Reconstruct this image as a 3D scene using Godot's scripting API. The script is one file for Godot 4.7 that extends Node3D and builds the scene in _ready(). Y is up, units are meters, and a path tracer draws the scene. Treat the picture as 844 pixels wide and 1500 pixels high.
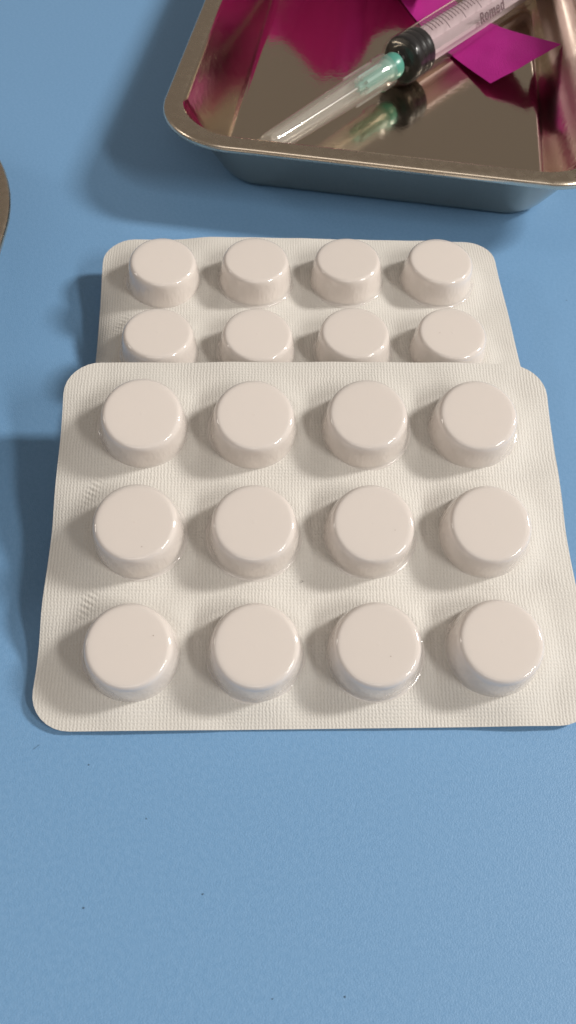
extends Node3D
# Two tablet blister packs on a blue table, a steel tray with a capped syringe and a magenta paper behind. Metres.

const MM := 0.001
const PITCH_U := 15.5
const PITCH_V := 15.83
const MARGIN := 10.5
var M := {}
var used := {}


func _ready() -> void:
	# --- camera
	var cam := Camera3D.new()
	cam.name = "camera"
	cam.fov = 62.19
	cam.near = 0.005
	cam.far = 20.0
	var pitch := 0.96421
	var roll := 0.06473
	cam.transform = Transform3D(Basis(Vector3.RIGHT, -pitch) * Basis(Vector3.BACK, roll), Vector3(0, 0.10335, 0))
	var lens := CameraAttributesPhysical.new()  # a phone's lens: the tray is a little out of focus
	lens.frustum_focal_length = 19.897
	lens.frustum_focus_distance = 0.122
	lens.exposure_aperture = 42.0
	lens.frustum_near = 0.005
	lens.frustum_far = 20.0
	cam.attributes = lens
	add_child(cam)
	cam.current = true
	# --- surrounding room light (a dim warm room) and exposure
	var env := Environment.new()
	env.background_mode = Environment.BG_COLOR
	env.background_color = lin(0.166, 0.144, 0.123)
	env.tonemap_mode = Environment.TONE_MAPPER_LINEAR
	env.tonemap_exposure = 1.0
	env.sdfgi_enabled = true
	env.ssao_enabled = true
	env.ssil_enabled = true
	var we := WorldEnvironment.new()
	we.name = "room_light"
	we.environment = env
	add_child(we)
	# --- ceiling lamps: two on the right, one weak on the left
	var aim := Vector3(0, 0, -0.09)
	lamp("ceiling_lamp", aim, Vector3(1.2, 1.0, -0.3), 1.45, Vector2(0.24, 0.15), Color(1.0, 0.985, 0.96), 1.62)
	lamp("ceiling_lamp", aim, Vector3(1.0, 1.0, 0.6), 1.25, Vector2(0.11, 0.42), Color(1.0, 0.985, 0.96), 0.54)
	lamp("ceiling_lamp", aim, Vector3(-0.85, 0.55, -0.05), 1.4, Vector2(0.14, 0.2), Color(1.0, 0.96, 0.92), 0.16)
	lamp("ceiling_lamp", aim, Vector3(-0.15, 1.0, 0.95), 1.6, Vector2(1.0, 0.7), Color(1.0, 0.975, 0.95), 0.29)

	make_materials()
	make_table()
	# --- trays
	var tray := make_tray("steel_tray", 86.0, 120.0, 14.0, "rectangular stainless steel instrument tray holding a syringe and magenta paper", "tray")
	var ty := -0.083
	var tb := Basis(Vector3.UP, ty)
	tray.transform = Transform3D(tb, Vector3(-0.0297, 0, -0.1415) + tb * Vector3(0.043, 0, -0.060))
	var dish := make_tray("steel_dish", 92.0, 116.0, 42.0, "round-cornered stainless steel dish cut off by the left edge of the photo", "dish")
	dish.transform = Transform3D(Basis(Vector3.UP, 0.05), Vector3(-0.0938, 0, -0.0955))
	# --- packs
	make_pack("blister_pack", Vector3(0.00542, 0.0005, -0.03777), 0.0786, 0.2539, 0, "white blister pack in front, twelve round tablets, far edge propped on the other pack")
	make_pack("blister_pack", Vector3(0.00366, 0.0033, -0.07333), 0.098, 0.0697, 1, "white blister pack behind, half covered by the front pack, nearest the tray")
	make_paper()
	make_syringe()
	make_specks()
	make_fibre("hair", Vector3(0.0023, 0.00582, -0.0568), 0.00085, 1.3, "short dark curled hair lying on the front blister pack between the middle and near rows")
	make_fibre("lint_fibre", Vector3(-0.0292, 0.0001, -0.0342), 0.0007, 0.5, "tiny dark lint fibre on the table off the near left corner of the front pack")


# ---------------------------------------------------------------- helpers
func lin(r: float, g: float, b: float) -> Color:
	return Color(r, g, b).linear_to_srgb()


func numbered(n: String) -> String:
	if not used.has(n):
		used[n] = 0
		return n
	used[n] += 1
	return "%s_%03d" % [n, used[n]]


func lamp(n: String, aim: Vector3, dir: Vector3, dist: float, size: Vector2, col: Color, energy: float) -> void:
	var l := AreaLight3D.new()
	l.name = numbered(n)
	l.area_normalize_energy = true
	l.area_size = size
	l.light_energy = energy
	l.light_color = col
	l.shadow_enabled = true
	l.set("area_range", 6.0)
	var at := aim + dir.normalized() * dist
	add_child(l)
	# long axis of the fitting is x or z of the room, face turned to the table
	var z := (at - aim).normalized()
	var x := (Vector3.RIGHT - z * z.x).normalized() if absf(z.x) < 0.9 else Vector3.BACK
	x = (Vector3.RIGHT - z * z.x).normalized()
	var y := z.cross(x)
	l.transform = Transform3D(Basis(x, y, z), at)


func thing(called: String, label: String, category: String, group := "") -> Node3D:
	var o := Node3D.new()
	o.name = numbered(called)
	add_child(o)
	tag(o, label, category, group)
	return o


func tag(o: Node, label: String, category: String, group := "") -> void:
	if label: o.set_meta("label", label)
	if category: o.set_meta("category", category)
	if group: o.set_meta("group", group)


func part(called: String, mesh: Mesh, mat: Material, parent: Node) -> MeshInstance3D:
	var o := MeshInstance3D.new()
	o.name = called
	o.mesh = mesh
	o.material_override = mat
	parent.add_child(o, true)
	return o


# A surface through a grid of points: rows[i][j]. Smooth normals. close_i / close_j wrap.
class Builder:
	var v := PackedVector3Array()
	var n := PackedVector3Array()
	var uv := PackedVector2Array()
	var idx := PackedInt32Array()

	func tri(a: int, b: int, c: int) -> void:
		var f := (v[c] - v[a]).cross(v[b] - v[a])
		n[a] += f; n[b] += f; n[c] += f
		idx.append(a); idx.append(b); idx.append(c)

	func add(p: Vector3, t := Vector2.ZERO) -> int:
		v.append(p); n.append(Vector3.ZERO); uv.append(t)
		return v.size() - 1

	func grid(rows: Array, close_j := false, flip := false, uvs: Array = []) -> void:
		var base := v.size()
		var nj: int = rows[0].size()
		for i in rows.size():
			for j in nj:
				add(rows[i][j], uvs[i][j] if uvs else Vector2(float(j) / nj, float(i) / rows.size()))
		for i in rows.size() - 1:
			for j in (nj if close_j else nj - 1):
				var a := base + i * nj + j
				var b := base + i * nj + (j + 1) % nj
				var c := a + nj
				var d := b + nj
				if flip:
					tri(a, c, b); tri(b, c, d)
				else:
					tri(a, b, c); tri(b, d, c)

	# revolve (r, h) pairs about the axis: about y (h up) or about x (h along x)
	func lathe(profile: Array, seg: int, along_x := false, uvs := true) -> void:
		var rows := []
		var us := []
		for i in profile.size():
			var row := PackedVector3Array()
			var ur := PackedVector2Array()
			for j in seg + 1:
				var a := TAU * j / seg
				var r: float = profile[i].x
				var h: float = profile[i].y
				row.append(Vector3(h, r * cos(a), r * sin(a)) if along_x else Vector3(r * cos(a), h, r * sin(a)))
				ur.append(Vector2(float(j) / seg, float(i) / (profile.size() - 1)))
			rows.append(row)
			us.append(ur)
		var base := v.size()
		grid(rows, false, along_x, us)
		for i in profile.size():  # weld the seam's normals
			var a := base + i * (seg + 1)
			var s := n[a] + n[a + seg]
			n[a] = s; n[a + seg] = s

	func done() -> ArrayMesh:
		for i in n.size():
			n[i] = n[i].normalized() if n[i].length_squared() > 0.0 else Vector3.UP
		var a := []
		a.resize(Mesh.ARRAY_MAX)
		a[Mesh.ARRAY_VERTEX] = v
		a[Mesh.ARRAY_NORMAL] = n
		a[Mesh.ARRAY_TEX_UV] = uv
		a[Mesh.ARRAY_INDEX] = idx
		var m := ArrayMesh.new()
		m.add_surface_from_arrays(Mesh.PRIMITIVE_TRIANGLES, a)
		return m


func noise(freq: float, sd: int, oct := 4) -> FastNoiseLite:
	var f := FastNoiseLite.new()
	f.noise_type = FastNoiseLite.TYPE_SIMPLEX_SMOOTH
	f.frequency = freq
	f.seed = sd
	f.fractal_octaves = oct
	return f


func noise_tex(freq: float, sd: int, lo: Color, hi: Color, size := 512, oct := 4) -> NoiseTexture2D:
	var t := NoiseTexture2D.new()
	t.width = size
	t.height = size
	t.seamless = true
	t.noise = noise(freq, sd, oct)
	var g := Gradient.new()
	g.set_color(0, lo)
	g.set_color(1, hi)
	t.color_ramp = g
	return t


func weave_texture() -> ImageTexture:
	# height of the pressed linen grain: 35 px per mm is not needed; 16 px per mm over 72 x 54 mm
	var w := 1440
	var h := 1100
	var im := Image.create(w, h, false, Image.FORMAT_RF)
	var na := noise(0.006, 5, 3)
	var nb := noise(0.05, 9, 2)
	var nc := noise(0.25, 12, 2)
	var data := PackedFloat32Array()
	data.resize(w * h)
	var k := TAU / 9.2  # thread pitch in px (20 px per mm -> 0.46 mm)
	for y in h:
		for x in w:
			var wob := nb.get_noise_2d(x, y)
			var big := na.get_noise_2d(x, y)
			var warp := sin(k * x + wob * 1.5 + big * 2.2)
			var weft := sin(k * y + nb.get_noise_2d(x + 900.0, y) * 1.5)
			var t := clampf(0.5 + 0.9 * big, 0.0, 1.0)
			var s := 0.30 * warp * (0.55 + 0.45 * t) + 0.20 * weft * (1.0 - 0.75 * t) + 0.16 * warp * weft
			s += 0.13 * nc.get_noise_2d(x, y)
			data[y * w + x] = 0.5 + 0.5 * s
	im.set_data(w, h, false, Image.FORMAT_RF, data.to_byte_array())
	return ImageTexture.create_from_image(im)


func film_texture() -> ImageTexture:
	var w := 512
	var h := 64
	var im := Image.create(w, h, false, Image.FORMAT_RF)
	var nz := noise(0.09, 31, 2)
	for y in h:
		var t := float(y) / h
		var amp := clampf((0.42 - t) / 0.1, 0.0, 1.0) * clampf((t - 0.05) / 0.06, 0.0, 1.0)
		for x in w:
			im.set_pixel(x, y, Color(0.5 + 0.5 * amp * nz.get_noise_2d(x, y * 2.0), 0, 0))
	return ImageTexture.create_from_image(im)


func mat(n: String, c: Color, rough: float, metal := 0.0) -> StandardMaterial3D:
	var m := StandardMaterial3D.new()
	m.resource_name = n
	m.albedo_color = c
	m.roughness = rough
	m.metallic = metal
	return m


func clear(n: String, c: Color, alpha: float, rough: float) -> StandardMaterial3D:
	var m := mat(n, c, rough)
	m.albedo_color.a = alpha
	m.transparency = BaseMaterial3D.TRANSPARENCY_ALPHA
	return m


func make_materials() -> void:
	# blue leatherette table top
	var t := mat("blue_vinyl", Color.WHITE, 0.5)
	var lo := lin(0.166, 0.340, 0.578)
	var hi := lin(0.205, 0.387, 0.634)
	t.albedo_texture = noise_tex(0.035, 3, lo, hi, 1024, 5)
	t.uv1_triplanar = true
	t.uv1_world_triplanar = true
	t.uv1_scale = Vector3.ONE * 34.0
	t.heightmap_enabled = true
	t.heightmap_texture = noise_tex(0.10, 17, Color.BLACK, Color.WHITE, 1024, 3)
	t.heightmap_scale = 0.0028
	M.table = t
	# pack backing
	var s := mat("linen_backing", lin(0.68, 0.65, 0.605), 0.6)
	s.heightmap_enabled = true
	s.heightmap_texture = weave_texture()
	s.heightmap_scale = 0.012
	M.sheet = s
	M.edge = mat("pack_edge", lin(0.72, 0.69, 0.61), 0.4)
	var tb := mat("tablet", lin(0.86, 0.79, 0.735), 0.4)
	M.tablet = tb
	var f := clear("clear_film", lin(0.92, 0.86, 0.82), 0.5, 0.03)
	f.metallic_specular = 0.6
	f.clearcoat_enabled = true
	f.clearcoat = 0.7
	f.clearcoat_roughness = 0.03
	f.heightmap_enabled = true
	f.heightmap_texture = film_texture()
	f.heightmap_scale = 0.008
	M.film = f
	# steel
	var st := mat("brushed_steel", lin(0.785, 0.675, 0.545), 0.11, 1.0)
	st.heightmap_enabled = true
	st.uv1_triplanar = true
	st.uv1_scale = Vector3(60, 60, 60)
	st.heightmap_texture = noise_tex(0.02, 41, Color.BLACK, Color.WHITE, 512, 4)
	st.heightmap_scale = 0.0012
	st.roughness = 0.16
	st.roughness_texture = noise_tex(0.012, 61, Color(0.5, 0.5, 0.5), Color(1, 1, 1), 512, 5)
	M.steel = st
	var sr := st.duplicate()
	sr.roughness = 0.36
	M.rim = sr
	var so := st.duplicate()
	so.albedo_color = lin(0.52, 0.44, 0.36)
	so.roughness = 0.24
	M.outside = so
	M.paper = mat("magenta_paper", lin(0.46, 0.006, 0.25), 0.75)
	M.paper.uv1_triplanar = true
	M.paper.uv1_scale = Vector3.ONE * 90.0
	M.paper.heightmap_enabled = true
	M.paper.heightmap_texture = noise_tex(0.06, 51, Color.BLACK, Color.WHITE, 512, 4)
	M.paper.heightmap_scale = 0.012
	M.rubber = mat("black_rubber", lin(0.012, 0.012, 0.013), 0.35)
	M.rubber.metallic_specular = 0.3
	M.hub = mat("green_hub", lin(0.09, 0.31, 0.25), 0.3)
	M.cap = clear("cap_plastic", lin(0.85, 0.82, 0.76), 0.10, 0.05)
	M.barrel = clear("barrel_plastic", lin(0.80, 0.72, 0.74), 0.01, 0.08)
	M.rod = mat("rod_plastic", lin(0.56, 0.45, 0.47), 0.4)
	M.ink = mat("black_ink", lin(0.02, 0.018, 0.02), 0.5)
	M.print = mat("grey_print", lin(0.13, 0.08, 0.09), 0.5)
	M.needle = mat("needle_steel", lin(0.7, 0.68, 0.64), 0.2, 1.0)
	M.dust = mat("dust", lin(0.10, 0.18, 0.28), 0.9)
	M.grime = mat("brown_speck", lin(0.25, 0.20, 0.16), 0.7)
	M.hair = mat("dark_hair", lin(0.05, 0.045, 0.04), 0.6)


func make_table() -> void:
	var b := BoxMesh.new()
	b.size = Vector3(1.3, 0.02, 1.1)
	var o := part("table_top", b, M.table, self)
	o.position = Vector3(0, -0.01, -0.25)
	o.set_meta("kind", "structure")
	tag(o, "light blue vinyl table top under the packs and the tray", "table")


# ---------------------------------------------------------------- trays
func ring(w: float, d: float, r0: float, inset: float, h: float) -> PackedVector3Array:
	var out := PackedVector3Array()
	var a := w / 2 - inset
	var c := d / 2 - inset
	var r := maxf(r0 - 0.55 * inset, 2.0)
	var arc := 20
	var corners := [Vector2(a - r, c - r), Vector2(-a + r, c - r), Vector2(-a + r, -c + r), Vector2(a - r, -c + r)]
	for k in 4:
		for i in arc + 1:
			var t := PI / 2 * (k + float(i) / arc)
			out.append(Vector3(corners[k].x + r * cos(t), h, corners[k].y + r * sin(t)) * MM)
		# points along the straight
		var p: Vector3 = out[out.size() - 1]
		var t2 := PI / 2 * (k + 1)
		var kk: Vector2 = corners[(k + 1) % 4]
		var q := Vector3(kk.x + r * cos(t2), h, kk.y + r * sin(t2)) * MM
		for i in range(1, 12):
			out.append(p.lerp(q, i / 12.0))
	return out


func make_tray(called: String, w: float, d: float, r0: float, label: String, category: String) -> Node3D:
	var t := thing(called, label, category)
	var rim := Builder.new()
	var rows := []
	for p in [Vector2(2.9, 14.35), Vector2(1.3, 14.3), Vector2(1.2, 13.7), Vector2(0.9, 13.4), Vector2(0.45, 13.4), Vector2(0.1, 13.7), Vector2(0, 14.15), Vector2(0.1, 14.6), Vector2(0.4, 14.9), Vector2(0.9, 15.0), Vector2(2.0, 15.0), Vector2(3.0, 14.95), Vector2(3.5, 14.75)]:
		rows.append(ring(w, d, r0, p.x, p.y))
	rim.grid(rows, true, false)
	part("rim", rim.done(), M.rim, t)
	var inside := Builder.new()
	rows = []
	for p in [Vector2(3.5, 14.75), Vector2(3.85, 14.4), Vector2(4.15, 13.8), Vector2(4.5, 13.0), Vector2(6.5, 9.2), Vector2(8.6, 5.0), Vector2(9.9, 2.4), Vector2(10.4, 1.5), Vector2(10.9, 1.0), Vector2(11.5, 0.68), Vector2(12.2, 0.6), Vector2(13.2, 0.6)]:
		rows.append(ring(w, d, r0, p.x, p.y))
	inside.grid(rows, true, false)
	var last: int = inside.v.size() - rows[0].size()
	var c := inside.add(Vector3(0, 0.6 * MM, 0))
	for j in rows[0].size():
		inside.tri(last + j, last + (j + 1) % int(rows[0].size()), c)
	part("basin", inside.done(), M.steel, t)
	var outside := Builder.new()
	rows = []
	for p in [Vector2(2.9, 14.35), Vector2(3.3, 14.1), Vector2(3.6, 13.4), Vector2(6.0, 8.8), Vector2(8.4, 4.4), Vector2(9.8, 1.8), Vector2(10.4, 0.9), Vector2(11.1, 0.3), Vector2(12.0, 0.05), Vector2(13.6, 0.02)]:
		rows.append(ring(w, d, r0, p.x, p.y))
	outside.grid(rows, true, true)
	last = outside.v.size() - int(rows[0].size())
	c = outside.add(Vector3(0, 0.02 * MM, 0))
	for j in rows[0].size():
		outside.tri(last + j, c, last + (j + 1) % int(rows[0].size()))
	part("outer_wall", outside.done(), M.outside, t)
	return t


# ---------------------------------------------------------------- blister packs
var warp_noise: FastNoiseLite
var which := 0


# height of the pack's sheet above its own plane, in mm
func sheet_height(u: float, v: float) -> float:
	var h := 0.0
	var left := clampf((-u - 28.0) / 7.0, 0.0, 1.2)
	var right := clampf((u - 29.0) / 6.0, 0.0, 1.2)
	var ph := TAU * (v - MARGIN) / PITCH_V
	if which == 0:
		h += left * left * (-0.3 * cos(ph) - 0.3 - 0.9 * exp(-pow((v - 30.0) / 13.0, 2.0)))
		h += right * right * (-0.15 * cos(ph) - 0.1)
		h += -0.25 * pow(clampf((8.0 - v) / 8.0, 0, 1), 2.0) * cos(u * 0.06)
		h += 0.35 * pow(clampf((v - 46.0) / 7.0, 0, 1), 2.0) * sin(u * 0.09 + 0.7)
	else:
		h += left * left * (-0.3 * cos(ph) - 0.3 - 2.9 * exp(-pow((v - 32.0) / 12.0, 2.0)))
		h += right * right * (-0.15 * cos(ph) - 0.1)
		h += 2.4 * pow(clampf((21.0 - v) / 21.0, 0, 1), 2.0)
		h += 0.4 * pow(clampf((v - 46.0) / 7.0, 0, 1), 2.0) * sin(u * 0.08 + 2.0)
	# pressed creases on the left margin between the rows
	for k in 2:
		var cu := -29.4 - 0.4 * k
		var cv := MARGIN + PITCH_V * (0.42 + k)
		var du := u - cu
		var dv := v - cv
		var q := du * 0.42 + dv * 0.9
		var across := du * 0.9 - dv * 0.42
		h += 0.13 * sin(TAU * q / 0.72) * exp(-(across * across) / 0.5 - (q * q) / 4.5)
	# the sheet pulls up a little round each pocket
	var iu := u / PITCH_U + 1.5
	var iv := (v - MARGIN) / PITCH_V
	var nu := clampf(roundf(iu), 0, 3)
	var nv := clampf(roundf(iv), 0, 2)
	var dd := Vector2((iu - nu) * PITCH_U, (iv - nv) * PITCH_V).length()
	h += 0.45 * exp(-pow(maxf(dd - 6.4, 0.0) / 2.0, 2.0))
	h += 0.16 * warp_noise.get_noise_2d(u, v) + 0.5 * warp_noise.get_noise_2d(u * 0.4 + 50.0, v * 0.4)
	return h


func make_pack(called: String, at: Vector3, yaw: float, tilt: float, variant: int, label: String) -> void:
	which = variant
	warp_noise = noise(0.09, 70 + variant, 2)
	var t := thing(called, label, "blister pack", "blister packs of white tablets on the blue table")
	t.transform = Transform3D(Basis(Vector3.UP, yaw) * Basis(Vector3.RIGHT, tilt), at)
	var hw := 35.0
	var v0 := 0.8
	var v1 := 53.0
	var r := 5.2
	var nu := 260
	var vs := []
	for i in 9: vs.append(v0 + r * (1.0 - cos(PI / 2 * i / 8.0)))
	var nm := 150
	for i in range(1, nm): vs.append(lerpf(v0 + r, v1 - r, float(i) / nm))
	for i in 9: vs.append(v1 - r + r * sin(PI / 2 * i / 8.0))
	var top := []
	var low := []
	var uvs := []
	for v in vs:
		var e := maxf(maxf(v0 + r - v, v - (v1 - r)), 0.0)
		var w := hw - r + sqrt(maxf(r * r - e * e, 0.0))
		var a := PackedVector3Array()
		var b := PackedVector3Array()
		var q := PackedVector2Array()
		for j in nu + 1:
			var u := lerpf(-w - (0.9 * pow(1.0 - v / v1, 2.0) if variant == 0 else -1.1), w + (1.1 * pow(1.0 - v / v1, 2.0) if variant == 0 else 0.0), float(j) / nu)
			var h := sheet_height(u, v)
			a.append(Vector3(u, h, -v) * MM)
			b.append(Vector3(u, h - 0.28, -v) * MM)
			q.append(Vector2((u + 36.0) / 72.0, v / 55.0))
		top.append(a)
		low.append(b)
		uvs.append(q)
	var sb := Builder.new()
	sb.grid(top, false, false, uvs)
	var sheet := part("backing_sheet", sb.done(), M.sheet, t)
	# cut edge and underside
	var eb := Builder.new()
	eb.grid(low, false, true)
	var loop_t := PackedVector3Array()
	var loop_b := PackedVector3Array()
	var n: int = top.size()
	for i in n:
		loop_t.append(top[i][nu]); loop_b.append(low[i][nu])
	for j in range(nu - 1, -1, -1):
		loop_t.append(top[n - 1][j]); loop_b.append(low[n - 1][j])
	for i in range(n - 2, -1, -1):
		loop_t.append(top[i][0]); loop_b.append(low[i][0])
	for j in range(1, nu):
		loop_t.append(top[0][j]); loop_b.append(low[0][j])
	eb.grid([loop_b, loop_t], true, false)
	part("cut_edge", eb.done(), M.edge, sheet)
	# tablets in their pockets
	var fb := Builder.new()
	fb.lathe([Vector2(6.55, 0.02), Vector2(6.38, 0.05), Vector2(6.25, 0.14), Vector2(6.17, 0.35), Vector2(6.08, 1.0), Vector2(5.93, 2.2), Vector2(5.74, 3.3), Vector2(5.56, 3.98), Vector2(5.46, 4.25), Vector2(5.36, 4.44), Vector2(5.23, 4.59), Vector2(5.09, 4.69), Vector2(4.95, 4.74), Vector2(4.78, 4.76), Vector2(3.0, 4.77), Vector2(0.35, 4.77), Vector2(0.2, 4.785), Vector2(0.0, 4.79)].map(func(p): return p * MM), 72)
	var film: ArrayMesh = fb.done()
	var tb := Builder.new()
	tb.lathe([Vector2(0, 0.15), Vector2(5.8, 0.15), Vector2(5.95, 0.35), Vector2(5.75, 2.0), Vector2(5.5, 3.6), Vector2(5.25, 4.2), Vector2(4.95, 4.52), Vector2(4.5, 4.6), Vector2(2.0, 4.63), Vector2(0, 4.64)].map(func(p): return p * MM), 64)
	var pill: ArrayMesh = tb.done()
	var rng := RandomNumberGenerator.new()
	rng.seed = 90 + variant
	for j in 3:
		for i in 4:
			var u := (i - 1.5) * PITCH_U + rng.randf_range(-0.15, 0.15)
			var v := MARGIN + j * PITCH_V + rng.randf_range(-0.15, 0.15)
			var e := 3.0
			var y := sheet_height(u + 6.7, v)
			y = minf(minf(y, sheet_height(u - 6.7, v)), minf(sheet_height(u, v + 6.7), sheet_height(u, v - 6.7)))
			var sv := (sheet_height(u, v + 6.5) - sheet_height(u, v - 6.5)) / 13.0
			var f := part("tablet_pocket", film, M.film, t)
			f.transform = Transform3D(Basis(Vector3.RIGHT, sv + rng.randf_range(-0.03, 0.03)) * Basis(Vector3.BACK, rng.randf_range(-0.035, 0.035)) * Basis(Vector3.UP, rng.randf_range(0, TAU)), Vector3(u, y + 0.06, -v) * MM)
			var p := part("tablet", pill, M.tablet, f)
			if rng.randf() < 0.25:
				var sm := SphereMesh.new()
				sm.radius = rng.randf_range(0.045, 0.08) * MM
				sm.height = sm.radius * 0.8
				sm.radial_segments = 8
				sm.rings = 4
				var sa := rng.randf_range(0, TAU)
				var sr := rng.randf_range(1.0, 4.4)
				part("speck", sm, M.grime, f).position = Vector3(sr * cos(sa), 4.76, sr * sin(sa)) * MM
			p.position = Vector3(rng.randf_range(-0.08, 0.08), 0, rng.randf_range(-0.08, 0.08)) * MM


# ---------------------------------------------------------------- paper in the tray
func crom(pts: Array, t: float) -> Vector3:
	var n := pts.size() - 1
	var f := clampf(t, 0.0, 0.99999) * n
	var i := int(f)
	var p: Vector3 = pts[i]
	return p.cubic_interpolate(pts[i + 1], pts[maxi(i - 1, 0)], pts[mini(i + 2, n)], f - i)


func two_sided(rows: Array, thick: float) -> ArrayMesh:
	var b := Builder.new()
	b.grid(rows, false, false)
	for i in b.n.size():
		b.n[i] = b.n[i].normalized()
	var w: int = rows[0].size()
	var back := []
	for i in rows.size():
		var r := PackedVector3Array()
		for j in w:
			r.append(rows[i][j] - b.n[i * w + j] * thick)
		back.append(r)
	b.grid(back, false, true)
	var lt := PackedVector3Array()
	var lb := PackedVector3Array()
	var n := rows.size()
	for i in n: lt.append(rows[i][w - 1]); lb.append(back[i][w - 1])
	for j in range(w - 2, -1, -1): lt.append(rows[n - 1][j]); lb.append(back[n - 1][j])
	for i in range(n - 2, -1, -1): lt.append(rows[i][0]); lb.append(back[i][0])
	for j in range(1, w - 1): lt.append(rows[0][j]); lb.append(back[0][j])
	b.grid([lb, lt], true, false)
	return b.done()


func make_paper() -> void:
	var base := Vector3(0.030, 0.0006, -0.225)
	var t := thing("magenta_paper", "creased magenta paper lying under the syringe and standing up at the back of the tray", "paper")
	t.position = base
	var left := [Vector3(0.0395, 0.0021, -0.1919), Vector3(0.0316, 0.0010, -0.2056), Vector3(0.0242, 0.0009, -0.2208), Vector3(0.0202, 0.0011, -0.2316), Vector3(0.0165, 0.0016, -0.2425)]
	var right := [Vector3(0.0543, 0.0088, -0.1978), Vector3(0.0438, 0.0030, -0.2163), Vector3(0.0365, 0.0009, -0.2290), Vector3(0.0320, 0.0011, -0.2370), Vector3(0.0280, 0.0016, -0.2450)]
	var rows := []
	var nz := noise(60.0, 7, 2)
	for i in 49:
		var r := PackedVector3Array()
		var a := crom(left, i / 48.0)
		var c := crom(right, i / 48.0)
		for j in 33:
			var p := a.lerp(c, j / 32.0)
			var mid := sin(PI * j / 32.0)
			p.y += 0.0006 * mid * nz.get_noise_2d(p.x, p.z) * (1.0 - i / 48.0)
			p.y = maxf(p.y, 0.00085)
			r.append(p - base)
		rows.append(r)
	part("flat_flap", two_sided(rows, 0.00012), M.paper, t)
	# the part that stands up behind: seen in the tray's polish
	var tops := [Vector2(-0.019, 0.0150), Vector2(-0.0108, 0.0174), Vector2(0.0014, 0.0250), Vector2(0.0040, 0.0232), Vector2(0.0086, 0.0246), Vector2(0.0125, 0.0215), Vector2(0.0150, 0.0150), Vector2(0.021, 0.0095), Vector2(0.028, 0.0060)]
	rows = []
	for i in 41:
		var r := PackedVector3Array()
		var f := i / 40.0
		for j in 65:
			var g := j / 64.0 * 7.9999
			var k := int(g)
			var tp: Vector2 = tops[k].lerp(tops[k + 1], g - k)
			var y := lerpf(0.0009, tp.y * 0.76, f)
			var x := lerpf(maxf(tp.x, -0.0055) * 0.9 + 0.001, tp.x * 0.955, f)
			var z := -0.2455 + 0.0145 * f + 0.0025 * sin(x * 260.0 + 0.6) * (0.4 + f) + 0.0022 * absf(sin(x * 130.0 + f * 1.3)) + 0.0006 * nz.get_noise_2d(x, y)
			r.append(Vector3(x, y, z) - base)
		rows.append(r)
	part("standing_fold", two_sided(rows, 0.00012), M.paper, t)


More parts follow.
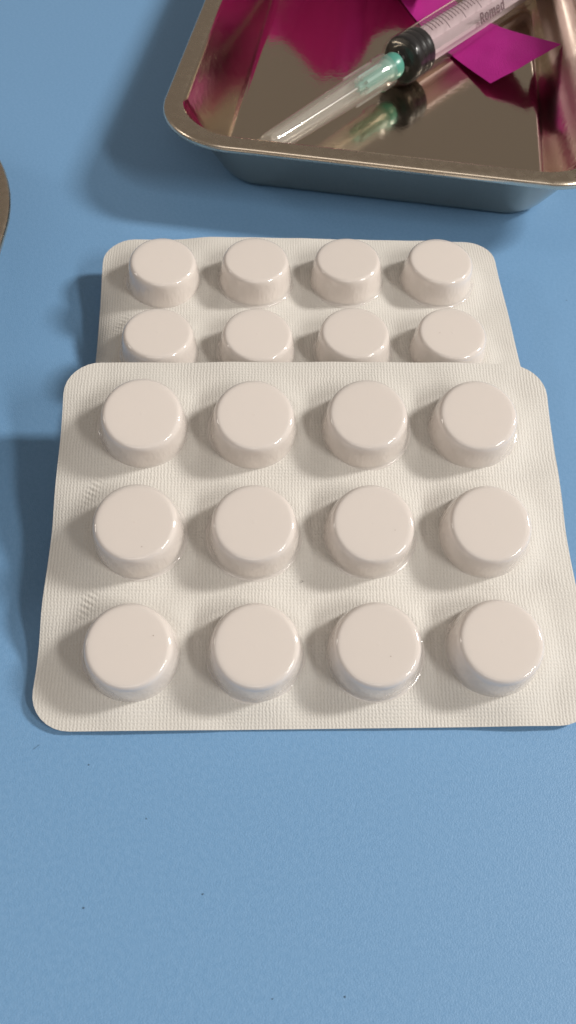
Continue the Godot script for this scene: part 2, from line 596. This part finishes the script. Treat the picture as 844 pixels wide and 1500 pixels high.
# ---------------------------------------------------------------- syringe
func make_syringe() -> void:
	var t := thing("syringe", "capped disposable syringe with green needle hub lying across the tray", "syringe")
	var tip := Vector3(-0.0071, 0.0, -0.1575)
	var dir := Vector3(0.606, 0, -0.7955).normalized()
	var side := dir.cross(Vector3.UP)
	t.transform = Transform3D(Basis(dir, Vector3.UP, side), tip + Vector3(0, 0.0006, 0))
	var ax := 5.65 * MM  # height of the axis over the tray floor
	var mm := func(l: Array) -> Array: return l.map(func(p): return p * MM)
	var lathe := func(called: String, prof: Array, m: Material, seg := 48) -> MeshInstance3D:
		var b := Builder.new()
		b.lathe(mm.call(prof), seg, true)
		var o := part(called, b.done(), m, t)
		o.position.y = ax
		return o
	# clear needle cap: closed tip, ribs near the hub, flared mouth
	var cap: MeshInstance3D = lathe.call("needle_cap", [Vector2(0, -2.8), Vector2(1.9, -2.8), Vector2(2.2, -2.5), Vector2(2.3, -1.0), Vector2(2.6, 12), Vector2(2.9, 24), Vector2(3.05, 29.0), Vector2(3.15, 33.2), Vector2(3.55, 33.6), Vector2(3.6, 36.2), Vector2(3.2, 36.5)], M.cap)
	var inner := Builder.new()
	inner.lathe(mm.call([Vector2(0, -0.6), Vector2(1.2, -0.5), Vector2(1.4, 0.2), Vector2(1.75, 13), Vector2(2.05, 25), Vector2(2.3, 33), Vector2(2.6, 36.4)]), 40, true)
	part("cap_bore", inner.done(), M.cap, cap)
	for k in 6:
		var a := TAU * k / 6.0 + 0.3
		var bm := BoxMesh.new()
		bm.size = Vector3(9.0, 0.5, 0.5) * MM
		var rib := part("rib", bm, M.cap, cap)
		rib.position = Vector3(28.5 * MM, 3.0 * MM * cos(a), 3.0 * MM * sin(a))
		rib.rotation.x = a
	# needle and green hub
	lathe.call("needle", [Vector2(0, 3.0), Vector2(0.35, 4.5), Vector2(0.35, 30.0)], M.needle, 12)
	var hub: MeshInstance3D = lathe.call("needle_hub", [Vector2(0, 26.5), Vector2(0.8, 26.5), Vector2(1.1, 28), Vector2(1.5, 31), Vector2(1.85, 34), Vector2(2.15, 36.5), Vector2(2.2, 37.4), Vector2(2.7, 37.7), Vector2(2.75, 39.6), Vector2(2.55, 40.1), Vector2(1.9, 40.2), Vector2(0, 40.2)], M.hub)
	for k in 4:
		var bm := BoxMesh.new()
		bm.size = Vector3(7.0, 0.6, 4.0) * MM
		var fin := part("fin", bm, M.hub, hub)
		fin.position = Vector3(31.5 * MM, 0, 0)
		fin.rotation.x = PI / 4.0 * k
	# barrel: a tube with a nose and a finger flange
	var r := 5.15
	lathe.call("barrel", [Vector2(1.6, 39.2), Vector2(1.7, 41.6), Vector2(3.6, 41.75), Vector2(4.7, 41.9), Vector2(5.05, 42.2), Vector2(r, 42.8), Vector2(r, 60), Vector2(r, 80), Vector2(r, 92.4), Vector2(5.4, 92.8)], M.barrel, 64)
	var fl: MeshInstance3D = lathe.call("finger_flange", [Vector2(5.4, 92.8), Vector2(8.8, 92.8), Vector2(9.3, 93.2), Vector2(9.4, 93.8), Vector2(9.2, 94.4), Vector2(8.8, 94.7), Vector2(4.7, 94.7)], M.barrel, 64)
	fl.scale = Vector3(1, 0.60, 1.02)
	# piston
	lathe.call("piston", [Vector2(0, 42.5), Vector2(2.2, 42.5), Vector2(4.5, 42.7), Vector2(4.8, 42.9), Vector2(4.98, 43.3), Vector2(4.98, 44.6), Vector2(4.6, 44.75), Vector2(4.6, 45.2), Vector2(4.95, 45.35), Vector2(4.95, 46.5), Vector2(4.6, 46.65), Vector2(4.6, 47.1), Vector2(4.95, 47.25), Vector2(4.95, 48.6), Vector2(4.6, 48.8), Vector2(0, 48.8)], M.rubber, 64)
	# plunger rod: a cross of two ribs
	var rod := Node3D.new()
	rod.name = "plunger_rod"
	rod.position.y = ax
	t.add_child(rod)
	for k in 2:
		var bm := BoxMesh.new()
		bm.size = Vector3(70.0, 0.9, 8.8 if k == 0 else 8.4) * MM
		var web := part("rod_web", bm, M.rod, rod)
		web.position.x = (48.8 + 35.0) * MM
		web.rotation.x = deg_to_rad(-12.0) + PI / 2 * k
	# scale printed on the barrel
	var sc := Node3D.new()
	sc.name = "scale_marks"
	sc.position.y = ax
	t.add_child(sc)
	for k in 28:
		var x := 50.2 + 1.3 * k
		var f0 := deg_to_rad(-10.0)
		var f1 := deg_to_rad(42.0 if k % 5 == 4 else 26.0)
		var a := PackedVector3Array()
		var c := PackedVector3Array()
		for i in 13:
			var f := lerpf(f0, f1, i / 12.0)
			var n := Vector3(0, cos(f), sin(f)) * (r + 0.04)
			a.append((n + Vector3(x - 0.17, 0, 0)) * MM)
			c.append((n + Vector3(x + 0.17, 0, 0)) * MM)
		var b := Builder.new()
		b.grid([c, a], false, false)
		part("scale_mark", b.done(), M.print, sc)
	var tm := TextMesh.new()
	tm.text = "Romed"
	var font := SystemFont.new()
	font.font_names = PackedStringArray(["Droid Sans"])
	font.font_italic = true
	font.font_weight = 700
	tm.font = font
	tm.font_size = 32
	tm.pixel_size = 0.0017 / 32.0
	tm.depth = 0.00004
	var tx := part("lettering", tm, M.print, t)
	var fi := deg_to_rad(64.0)
	var nn := Vector3(0, cos(fi), sin(fi))
	tx.transform = Transform3D(Basis(Vector3.RIGHT, nn.cross(Vector3.RIGHT), nn), Vector3(71.8 * MM, ax, 0) + nn * 5.22 * MM)


# ---------------------------------------------------------------- specks of dust on the table
func make_specks() -> void:
	var b := Builder.new()
	var rng := RandomNumberGenerator.new()
	rng.seed = 12
	for p in [Vector2(-0.0222, -0.0324), Vector2(-0.0068, -0.0187), Vector2(0.0017, -0.0089), Vector2(-0.0143, -0.0265), Vector2(-0.0198, -0.0165), Vector2(0.0094, -0.0095), Vector2(0.0482, -0.1226)]:
		var s := rng.randf_range(0.05, 0.11) * MM
		var base := b.v.size()
		var rows := []
		for i in 4:
			var row := PackedVector3Array()
			for j in 7:
				var a := TAU * j / 7.0
				var rr: float = s * [1.0, 0.9, 0.6, 0.05][i] * rng.randf_range(0.7, 1.3)
				row.append(Vector3(p.x + rr * cos(a) * 1.3, s * [0.0, 0.35, 0.6, 0.7][i], p.y + rr * sin(a)))
			rows.append(row)
		b.grid(rows, true, false)
	var o := part("dust_specks", b.done(), M.dust, self)
	o.set_meta("kind", "stuff")
	tag(o, "tiny dark dust specks scattered on the blue table top", "dust")


# a curled hair: a thin bent tube
func make_fibre(called: String, at: Vector3, size: float, bend: float, label: String) -> void:
	var rows := []
	for i in 13:
		var f := i / 12.0
		var a := bend * 2.2 * f
		var c := Vector3(sin(a) / bend * 0.45 * size, 0.00004 + 0.00006 * sin(PI * f), -size * (f - 0.5) * 0.9 + (1.0 - cos(a)) * 0.25 * size)
		var row := PackedVector3Array()
		for j in 6:
			var t := TAU * j / 6.0
			row.append(c + Vector3(cos(t), sin(t), 0) * 0.00003)
		rows.append(row)
	var b := Builder.new()
	b.grid(rows, true, false)
	var o := part(called, b.done(), M.hair if called == "hair" else M.dust, self)
	o.position = at
	tag(o, label, "hair" if called == "hair" else "fibre")
